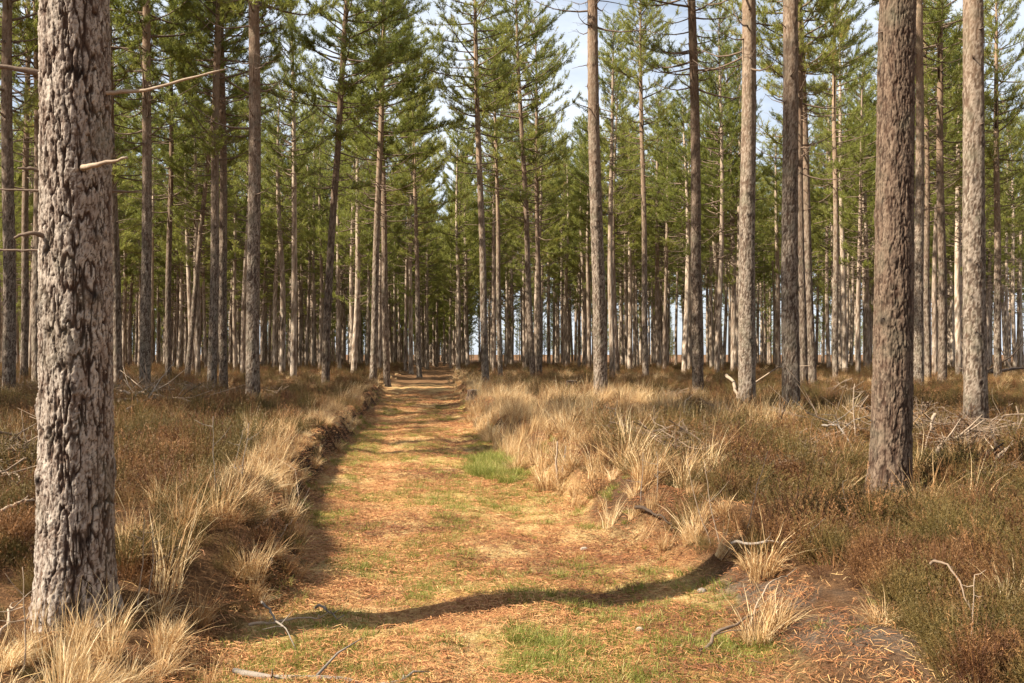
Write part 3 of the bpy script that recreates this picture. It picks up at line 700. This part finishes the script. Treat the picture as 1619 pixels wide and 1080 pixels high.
# where straw grows: along the track edges and in swathes on the right
def straw_amt(x, y):
    s, right = side(x, y)
    a = np.exp(-((s-.35)/.55)**2)*np.where(right, .40+.55*sstep(9, 14, y), .30+.58*sstep(5.5, 9, y))
    a = np.maximum(a, np.where(right, sstep(11.5, 15, y)*(1-sstep(26, 36, y))*(1-sstep(3.4, 6., s))*sstep(.22, .42, fbm(x*.5, y*.5, 51)), 0)*.97)
    a = np.maximum(a, np.where(~right, sstep(6.5, 9, y)*(1-sstep(.45, .9+.9*vnoise(y*.6, y*0, 58), s))*.8, 0))
    a = np.maximum(a, .75*sstep(26, 40, y)*sstep(.44, .6, fbm(x*.16, y*.12, 52)))
    a = np.maximum(a, .25*sstep(.62, .72, fbm(x*.7, y*.7, 53)))
    a = np.maximum(a, np.where(~right, .6*np.exp(-((x+1.55)/.35)**2-((y-4.5)/.7)**2), 0))
    a = a*np.where(right & (y < 8.0), .30, 1)*np.where(right & (y < 7.4) & (s < .55), .2, 1)
    a = np.maximum(a, np.where(right, .85*np.exp(-((y-8.3)/1.0)**2-((s-.3)/.35)**2), 0))
    a = a*np.where(~right, .5+.5*sstep(.36, .52, fbm(x*1.1, y*1.1, 59)), 1)
    return np.clip(a, 0, 1)
x, y = sample(26000, 3.0, 120, 1.40)
s, right = side(x, y); st = straw_amt(x, y)
keep = (s > .12) & (rg.random(len(x)) > st*.93) & clear(x, y, .14) & (rg.random(len(x)) < .42+.58*sstep(.38, .50, fbm(x*1.3, y*1.3, 61)))
keep &= ~(right & (np.exp(-((x-1.42+(y-5.6)*.16)/.24)**2-((y-5.3)/1.15)**4) > .3))
keep &= ~(right & (y < 8.5) & (s < np.where(y < 6.3, .55, .22)))
xk, yk = x[keep], y[keep]; scl = (.45+.9*rg.random(len(xk))**1.3)*(.75+.5*fbm(xk*.9, yk*.9, 62))*(1+.5*sstep(30, 80, yk))*(.55+.45*sstep(.05, .8, s[keep]))*.78*(1-.32*sstep(9.5, 5, yk))*np.where((xk < 0) & (yk < 5.6), .62, 1)
for t in TREES:
    if t[2] < 24 and t[4] == 'key': scl = scl*(1-.55*((np.abs(xk-t[1]*yk/t[2]) < .45) & (yk < t[2]+.2) & (yk > t[2]-2.2)))
put('heather', xk, yk, scl, rg.integers(0, 7, len(xk)), HTH, 'low rusty and olive heather covering the heath either side of the track', 'heather')
print('heather', len(xk))
x, y = sample(25000, 3.2, 110, 1.4)
s, right = side(x, y); st = straw_amt(x, y)
keep = (s > np.where(right & (y > 9), -.16, .0)) & ((np.abs(x-H1X*y/H1Y-.05) > .30) | (y < H1Y-.75) | (y > H1Y) | (rg.random(len(x)) < .3)) & (rg.random(len(x)) < st) & clear(x, y, .10)
xk, yk, sk, rk = x[keep], y[keep], s[keep], right[keep]
nearr = rk & (yk < 8.2) & (sk > .35)
thin = ~nearr | (rg.random(len(xk)) < .45)
xk, yk, sk, rk, nearr = xk[thin], yk[thin], sk[thin], rk[thin], nearr[thin]
pick = np.where(rg.random(len(xk)) < .25, rg.integers(4, 7, len(xk)), np.where(rg.random(len(xk)) < .3, rg.integers(7, 9, len(xk)), rg.integers(0, 4, len(xk))))
scl = rg.uniform(.55, 1.15, len(xk))*np.where(yk > 30, .8, 1.)*np.where(nearr, .55, 1.)*np.where((sk < .3) & ~(rk & (yk > 9)), .7, 1)*np.where(rk, .95, .78)*np.where(~rk & (yk < 5.4), .72, 1)
put('dry_grass', xk, yk, scl, pick, TUS, 'straw coloured dead moor grass in tussocks along the track banks', 'grass', .20, .12)
print('straw', len(xk))
# green growth on the track
x, y = sample(26000, 3.3, 40, 1.5, 1.0)
x = np.where(rg.random(len(x)) < .7, np.interp(y, _d, (_L))+(rg.random(len(x))*1.15-.05)*(np.interp(y, _dr, _Rr)-np.interp(y, _d, _L)), x)
g = green_amt(x, y); s, right = side(x, y)
extra = np.where(right, (.55*np.exp(-((y-8.5)/.8)**2-((s-.25)/.35)**2)+.6*np.exp(-((y-13)/1.3)**2-((s-.15)/.3)**2))*sstep(.35, .6, fbm(x*4, y*4, 73)), .0)+.35*np.exp(-((x-2.0)/.5)**2-((y-4.9)/.8)**2)*sstep(.5, .6, fbm(x*3, y*3, 71))
keep = (rg.random(len(x)) < np.maximum(g*.8, extra)) & clear(x, y, .05)
xk, yk = x[keep], y[keep]
big = (np.exp(-((xk+.15-(12.8-yk)*.13)/.45)**2-((yk-13.2)/1.9)**2) > .5) & (rg.random(len(xk)) < .5)
put('green_grass', xk, yk, rg.uniform(.35, .95, len(xk)), np.where(big, 4, rg.integers(0, 4, len(xk))), GRN, 'short green grass and moss growing in patches on the track', 'grass')
print('green', len(xk))
x, y = sample(2600, 3.6, 40, 1.4)
s, right = side(x, y)
keep = (s > .25) & (rg.random(len(x)) < np.where(right, .8, .25)*(.2+.8*sstep(.45, .58, fbm(x*.5, y*.5, 81)))) & clear(x, y, .1)
keep &= (y > 9.5) & (rg.random(len(x)) < .7)
xk, yk = x[keep], y[keep]
put('dead_bracken', xk, yk, rg.uniform(.35, .8, len(xk)), rg.integers(0, 4, len(xk)), FRD, 'rust brown collapsed bracken lying among the heather', 'bracken', .15, 0, .05)

def twigs(seed):
    r = np.random.default_rng(seed); acc = Acc()
    for k in range(16):
        L = r.uniform(.25, 1.0); a = r.random()*6.28; n = 7; t = np.linspace(-.5, .5, n)
        o = np.array([math.cos(a), math.sin(a), r.normal()*.22]); P = o[None]*(t*L)[:, None]+r.normal(size=3)*np.array([.22, .22, .03])+np.cumsum(r.normal(size=(n, 3))*.018, 0)
        P[:, 2] = np.abs(P[:, 2])+.02; w = r.uniform(.003, .011); acc.tube(P, np.linspace(w, w*.35, n), 5)
        for q in range(3):
            i = r.integers(1, n-1); dv = o*.5+r.normal(size=3)*.6; dv[2] = abs(dv[2]); e = P[i]+dv*L*.25; acc.tube(np.array([P[i], (P[i]+e)/2+r.normal(size=3)*.01, e]), [w*.5, w*.35, w*.15], 4)
    return acc.mesh('twigs', [M_brash])
TWG = [twigs(590+k) for k in range(6)]
bx_, by_ = [], []
for cx_, cy_, sx_, sy_, n_ in ((2.6, 10.6, 1.1, 1.0, 8), (5.6, 12.6, 1.6, .9, 26), (6.2, 9.0, 1.2, .7, 6), (-10.6, 27, 2.2, 1.6, 40), (-4.6, 8.4, .5, .6, 9), (-14, 33, 5, 4, 14), (9, 22, 5, 4, 18), (6.5, 15, 1.5, 2, 9)):
    bx_ += list(cx_+rg.normal(size=n_)*sx_); by_ += list(cy_+rg.normal(size=n_)*sy_)
x = np.array(bx_); y = np.array(by_); s, right = side(x, y); k = (s > .35) & (y > 3.6) & clear(x, y, .1); x, y = x[k], y[k]
put('brushwood', x, y, rg.uniform(.6, 1.3, len(x)), rg.integers(0, 6, len(x)), TWG, 'tangled dead twigs and brash left lying on the heath', 'brushwood', .15, 0, .10)
# loose needles and straw lying on everything
def litter(name, n, dmin, dmax, onpath, label, cat, lmin, lmax, w, tlo, thi, curl=.01):
    x, y = sample(n, dmin, dmax, 1.7)
    if onpath:
        L, Rr = edges(y); x = L-.3+rg.random(n)*(Rr-L+.8)
        dens = .25+.75*sstep(.32, .6, fbm(x*1.6, y*1.6, 91))
    else:
        s, right = side(x, y); dens = np.where(s > 0, .25+.75*sstep(.4, .6, fbm(x*1.1, y*1.1, 92)), 0)
    k = rg.random(n) < dens; x = x[k]; y = y[k]; n = len(x); z = ground(x, y)
    a = rg.random(n)*6.28; ln = rg.uniform(lmin, lmax, n); d = np.stack([np.cos(a), np.sin(a), rg.normal(size=n)*.16], -1)
    t = np.linspace(-.5, .5, 3)[None, :, None]; P = np.stack([x, y, z+.006+rg.random(n)*.014], -1)[:, None]+d[:, None]*ln[:, None, None]*t
    P[:, 1, 2] += rg.random(n)*curl; P[:, 1, :2] += rg.normal(size=(n, 2))*ln[:, None]*.12
    S = np.stack([-np.sin(a), np.cos(a), rg.normal(size=n)*.4], -1)
    W = (w*rg.uniform(.5, 1.4, n)*(1+.06*y))[:, None]*np.array([.7, 1, .5])[None]
    cl = sstep(.38, .58, fbm(x*.8, y*.8, 95)+(.16*sstep(.6, -.9, x+.09*y) if onpath else 0))
    acc = Acc(); acc.strips(P, W, S, np.clip(tlo+(thi-tlo)*rg.random(n)**1.3*.75+.36*cl*(thi-tlo), 0, 1))
    return tag(link(name, acc.mesh(name, [M_litter])), label, cat, kind='stuff')
litter('needle_litter', 340000, 3.2, 40, True, 'orange brown pine needles and straw strewn over the track', 'litter', .02, .085, .0013, .0, 1.)
litter('heath_litter', 90000, 3.2, 35, False, 'brown twigs, needles and dead stems lying between the heather', 'litter', .02, .10, .0009, .0, .72, .02)

# ------------------------------------------------------------------ single fallen branches, stakes and the like
def pxpt(px, py, h=0.):
    """ground point seen at that pixel"""
    d = 6.
    for _ in range(40):
        X = at(px, d); zz = gz1(X, d)+h; d = .5*d+.5*(EYE-zz)*F/(py-HOR)
    return X, d
def stick(name, p0, p1, r, mat, label, cat, lift=(.02, .02), bow=.0, twigs=3, seed=0, side_bow=0., nseg=14):
    """lies or stands between two ground pixels"""
    rr = np.random.default_rng(seed+5000)
    a = np.array([*p0, gz1(*p0)+lift[0]]); b = np.array([*p1, gz1(*p1)+lift[1]]); t = np.linspace(0, 1, nseg)
    P = a[None]*(1-t)[:, None]+b[None]*t[:, None]
    hv = b-a; L = np.linalg.norm(hv); sd = np.array([-hv[1], hv[0], 0])/(np.hypot(hv[0], hv[1])+1e-6)
    P[:, 2] += bow*np.sin(t*np.pi); P += sd[None]*(side_bow*np.sin(t*np.pi*1.3))[:, None]
    P[1:-1] += np.cumsum(rr.normal(size=(nseg-2, 3))*.014*L**.5, 0)*.7
    P[:, 2] = np.maximum(P[:, 2], ground(P[:, 0], P[:, 1])+r*.6)
    o = P[0].copy(); acc = Acc(); Q = P-o
    acc.tube(Q, np.linspace(r*1.15, r*.4, nseg)*(1+.1*rr.normal(size=nseg)), 8)
    for k in range(twigs):
        i = rr.integers(2, nseg-1); dv = (hv/L)*.6+sd*rr.choice([-1, 1])*rr.uniform(.3, .9)+np.array([0, 0, rr.uniform(.05, .8)]); l = L*rr.uniform(.12, .35)
        e = Q[i]+dv*l; mpt = (Q[i]+e)/2+rr.normal(size=3)*.02*L
        acc.tube(np.array([Q[i], mpt, e]), [r*.5, r*.35, r*.15], 5)
    ob = link(name, acc.mesh(name, [mat], True), None, tuple(o)); tag(ob, label, cat); return ob
S = [
 ('fallen_branch', (372, 1068), (640, 1076), .016, M_grey, 'weathered grey branch lying across the very bottom of the track', (.03, .03), .0, 4),
 ('fallen_branch', (395, 995), (505, 985), .008, M_dead, 'thin pale curved stick at the left track edge below the dark bank', (.03, .05), .04, 2),
 ('fallen_branch', (500, 965), (545, 985), .008, M_grey, 'short forked grey twig at the start of the trunk shadow on the track', (.02, .05), .03, 3),
 ('fallen_branch', (415, 975), (470, 1030), .007, M_grey, 'thin grey twig slanting down into the green edge of the track', (.09, .01), .02, 2),
 ('fallen_branch', (388, 850), (490, 800), .007, M_dead, 'long pale stem leaning from the dry grass over the left bank', (.02, .18), .02, 1),
 ('fallen_branch', (420, 905), (478, 845), .006, M_dead, 'thin pale stem propped on the left bank, lower of the two', (.02, .2), .02, 0),
 ('fallen_branch', (1012, 832), (1062, 842), .013, M_dark, 'short black stick jutting from the mossy bump on the right bank', (.10, .02), .02, 0),
 ('fallen_branch', (1105, 1030), (1235, 965), .009, M_twig, 'long dark brown root snaking over the bare grey soil', (.01, .02), .05, 2),
 ('fallen_branch', (1180, 1000), (1248, 935), .006, M_dead, 'thin bent pale stick above the bare grey soil', (.02, .05), .06, 2),
 ('fallen_branch', (1462, 740), (1540, 712), .028, M_dead, 'pale bare branch lying in the brushwood right of the stout brown pine', (.10, .24), .05, 4),
 ('fallen_branch', (1530, 745), (1612, 728), .05, M_dark, 'dark rotting log under the brushwood at the right', (.06, .08), .0, 2),
 ('fallen_branch', (1565, 760), (1619, 720), .020, M_dead, 'bleached stick on top of the dark rotting log', (.02, .25), .05, 3),
 ('fallen_branch', (1478, 700), (1470, 735), .016, M_dead, 'short branch poking up left of the brushwood by the stout brown pine', (.35, .04), .02, 1),
 ('fallen_branch', (1440, 690), (1478, 722), .018, M_grey, 'grey crooked branch at the right foot of the stout brown pine', (.2, .04), .04, 3),
 ('fallen_branch', (1290, 700), (1345, 738), .012, M_grey, 'arched grey branch left of the stout brown pine', (.25, .02), .10, 4),
 ('fallen_branch', (1280, 672), (1330, 700), .012, M_dead, 'pale arched branch behind the thin bare sapling', (.12, .04), .12, 3),
 ('fallen_branch', (1470, 985), (1535, 1010), .006, M_brash, 'thin pale hooped stem in the dark heather at lower right', (.28, .10), .10, 1),
 ('fallen_branch', (1155, 895), (1300, 880), .008, M_grey, 'thin grey twig lying in brown heather above the bare soil', (.15, .10), .02, 4),
 ('fallen_branch', (1155, 620), (1185, 662), .045, M_dead, 'split pale stem leaning in front of the knotty pine', (.45, .05), .0, 1),
 ('fallen_branch', (1540, 597), (1640, 594), .12, M_dark, 'long dark fallen log lying far back at the right picture edge', (.25, .25), .0, 2),
 ('fallen_branch', (0, 812), (60, 770), .015, M_frond, 'reddish fallen branch left of the thick flaking pine', (.10, .12), .05, 5),
 ('fallen_branch', (0, 835), (62, 822), .012, M_dead, 'pale fallen branch low beside the thick flaking pine', (.10, .12), .03, 5),
 ('fallen_branch', (0, 770), (52, 800), .010, M_dead, 'pale thin branch crossing the reddish one by the flaking pine', (.16, .10), .03, 4),
 ('fallen_branch', (0, 1045), (30, 1000), .007, M_dead, 'short pale twig at the lower left picture corner', (.10, .16), .02, 1),
 ('fallen_branch', (185, 652), (262, 636), .035, M_dead, 'thick pale cut branch on the brushwood heap at left', (.22, .25), .0, 4),
 ('fallen_branch', (190, 640), (300, 648), .028, M_dead, 'long bleached branch across the brushwood heap at left', (.30, .16), .05, 5),
 ('fallen_branch', (200, 660), (250, 642), .022, M_grey, 'short grey branch at the front of the left brushwood heap', (.12, .2), .02, 3),
 ('fallen_branch', (235, 655), (305, 640), .024, M_dark, 'dark branch at the right end of the left brushwood heap', (.12, .2), .02, 4),
 ('fallen_branch', (205, 632), (240, 655), .020, M_dead, 'pale branch pointing downhill from the left brushwood heap', (.35, .1), .02, 3),
]
for k, (nm, a, b, r, mt, lab, lift, bow, tw) in enumerate(S):
    stick(nm, pxpt(*a), pxpt(*b), r, mt, lab, 'branch', lift, bow, tw, k)
def upright(name, px, py, h, r, mat, label, cat, lean=0., twigs=0, seed=0, jag=False, Y=None):
    X, d = pxpt(px, py) if Y is None else (at(px, Y), Y)
    rr = np.random.default_rng(seed+7000); n = 10; t = np.linspace(0, 1, n); acc = Acc()
    P = np.stack([lean*h*t+.02*h*np.sin(t*5+seed), .0*t+rr.normal()*.05*t, -.05+(h+.05)*t], -1); P[2:] += rr.normal(size=(n-2, 3))*.006*h
    acc.tube(P, np.linspace(r, r*.35, n), 7)
    for k in range(twigs):
        i = rr.integers(3, n); a = rr.random()*6.28; dv = np.array([math.cos(a), math.sin(a)*.6, rr.uniform(-.1, .9)]); l = h*rr.uniform(.12, .35)
        acc.tube(np.array([P[i], P[i]+dv*l*.5+[0, 0, -.02*h], P[i]+dv*l]), [r*.45, r*.35, r*.15], 5)
    return tag(link(name, acc.mesh(name, [mat], True), None, (X, d, gz1(X, d))), label, cat)
upright('dead_sapling', 1341, 705, .78, .012, M_dead, 'thin bare forked sapling standing left of the stout brown pine', 'sapling', .02, 6, 1)
upright('broken_stake', 881, 772, .52, .020, M_dead, 'pale splintered stake standing at the foot of the right bank', 'stake', .0, 0, 2)
upright('broken_stake', 889, 752, .34, .014, M_grey, 'short grey splinter just behind the pale stake', 'stake', .1, 0, 3)
for k, (px, py, h, ln, lab) in enumerate([
    (342, 790, .62, .0, 'tallest bare grey stem standing alone in the left heather'),
    (366, 775, .52, .16, 'slanting bare stem just right of the tallest grey stem'),
    (384, 780, .55, .05, 'third bare grey stem before the left straw bank'),
    (222, 965, .50, .0, 'straight pale stem rising right of the flaking pine foot'),
    (234, 960, .45, .02, 'slightly shorter pale stem close right of its twin by the flaking pine'),
    (38, 1062, .42, .03, 'thin upright stem in the dark lower left corner'),
    (1168, 860, .62, .35, 'pale stem slanting right out of the tuft on the right bank'),
    (1125, 862, .60, -.30, 'pale stem slanting left out of the tuft on the right bank'),
    (1140, 858, .55, -.22, 'second pale stem slanting left out of the right bank tuft'),
    (1018, 795, .40, .0, 'bare grey stem standing above the mossy bump'),
    (1030, 790, .42, .03, 'bare grey stem right behind the one above the mossy bump'),
    (1525, 1035, .34, .1, 'short pale stem standing in the heather at lower right'),
    (1345, 830, .30, -.2, 'pale forked twig below the stout brown pine'),
    (970, 690, .55, .1, 'bare grey birch shoot in the rough grass below the grey leaning pine'),
    (940, 685, .50, -.1, 'bare grey shoot left of the one below the grey leaning pine'),
    (1075, 690, .55, .12, 'bare grey shoot in the rough grass near the slim knotty pine')]):
    upright('dead_stalk', px, py, h, .0045 if py > 750 else .008, M_grey if 'grey' in lab else M_dead, lab, 'dead stalk', ln, 2+k % 3, 20+k)
def stone(px, py, s, mat, label, name='stone', cat='stone', h=.6):
    X, d = pxpt(px, py); rr = np.random.default_rng(px); nu, nv = 14, 9; U, Vv = np.meshgrid(np.arange(nu)/nu*2*np.pi, np.linspace(0, np.pi, nv))
    rad = 1+.35*(fbm(np.cos(U)*2+Vv, np.sin(U)*2+px, px)-.5)*2
    V = np.stack([s*rad*np.cos(U)*np.sin(Vv), s*.7*rad*np.sin(U)*np.sin(Vv), s*h*rad*np.cos(Vv)], -1).reshape(-1, 3)
    i = np.arange(nv-1)[:, None]*nu; j = np.arange(nu)[None]; k = (j+1) % nu
    q = np.stack([i+j, i+nu+j, i+nu+k, i+k], -1).reshape(-1, 4)
    tag(link(name, mesh_np(name, V, q, mat), None, (X, d, gz1(X, d)+s*.25)), label, cat)
stone(923, 869, .028, M_stone, 'small pale flint lying on the track right of its middle')
stone(1109, 935, .03, M_stone, 'little white flint on top of the bare grey soil')
stone(1349, 820, .05, M_stone, 'flat pale chip below the foot of the stout brown pine')
stone(1010, 996, .025, M_stone, 'tiny pale pebble low on the right half of the track')
def stump(px, py, r, h, label):
    X, d = pxpt(px, py); zs = np.linspace(-.05, h, 12)
    me = trunk_mesh(r, 20., 40, zs, px, .015, M_bark_brown, stubs=False)
    th = np.arange(40)/40*2*np.pi; acc = Acc()
    o = link('tree_stump', me, None, (X, d, gz1(X, d))); tag(o, label, 'tree stump')
    rr = r*1.0*(1+.04*np.sin(th*5)); V = np.concatenate([np.stack([np.cos(th)*rr, np.sin(th)*rr, 0*th], -1), [[0, 0, .006]]])
    T = np.stack([np.arange(40), (np.arange(40)+1) % 40, np.full(40, 40)], -1)
    link('cut_face', mesh_np('cut_face', V, T, M_grey), o, (0, 0, h+.004))
stump(905, 622, .16, .38, 'dark rotten stump in the heather left of the grey leaning pine')
stump(1337, 596, .2, .55, 'dark stump behind the slim orange lit pine')
stump(750, 625, .16, .25, 'low dark stump on the right rim of the track')

# ------------------------------------------------------------------ light, sky, camera
sd = Vector((SUN_H[0], SUN_H[1], math.tan(math.radians(SUN_EL)))).normalized()
la = bpy.data.lights.new('sun', 'SUN'); la.energy = 5.0; la.angle = math.radians(.5); la.color = (1., .92, .78)
lo = bpy.data.objects.new('sun', la); COL.objects.link(lo); lo.rotation_euler = sd.to_track_quat('Z', 'Y').to_euler()
w = bpy.data.worlds.new('World'); sc.world = w; w.use_nodes = True; nt = w.node_tree; nt.nodes.clear(); N = NT(nt)
sky = N.n('ShaderNodeTexSky', sky_type='NISHITA'); sky.sun_disc = False; sky.sun_elevation = math.radians(SUN_EL)
sky.sun_rotation = math.atan2(SUN_H[0], SUN_H[1]) % (2*math.pi); sky.air_density = 1.; sky.dust_density = 1.; sky.ozone_density = 1.5
tc = N.n('ShaderNodeTexCoord').outputs['Generated']
mp = N.n('ShaderNodeMapping'); mp.inputs['Scale'].default_value = (1, 1, 2.2); N.l(tc, mp.inputs[0])
cl = N.noise(mp.outputs[0], 3.2, 6, .6)
cm = N.ramp(cl, [(.38, (.45, .45, .45)), (.56, (.95, .95, .95))])
c = N.mix(cm, sky.outputs[0], (7.3, 7.9, 8.8))
bg = N.n('ShaderNodeBackground'); bg.inputs['Strength'].default_value = .05; N.l(c, bg.inputs[0])
ow = N.n('ShaderNodeOutputWorld'); N.l(bg.outputs[0], ow.inputs[0])
cam = bpy.data.cameras.new('camera'); cam.lens = 35; cam.sensor_width = 36; cam.clip_end = 6000; cam.clip_start = .1
co = bpy.data.objects.new('camera', cam); COL.objects.link(co); co.location = (0, 0, EYE)
co.rotation_euler = (math.radians(90)+math.atan((HOR-540)/F), 0, 0); sc.camera = co
sc.view_settings.view_transform = 'Standard'; sc.view_settings.look = 'None'; sc.view_settings.gamma = 1; sc.view_settings.exposure = 1.48
sc.cycles.max_bounces = 7; sc.cycles.diffuse_bounces = 5; sc.cycles.transparent_max_bounces = 4
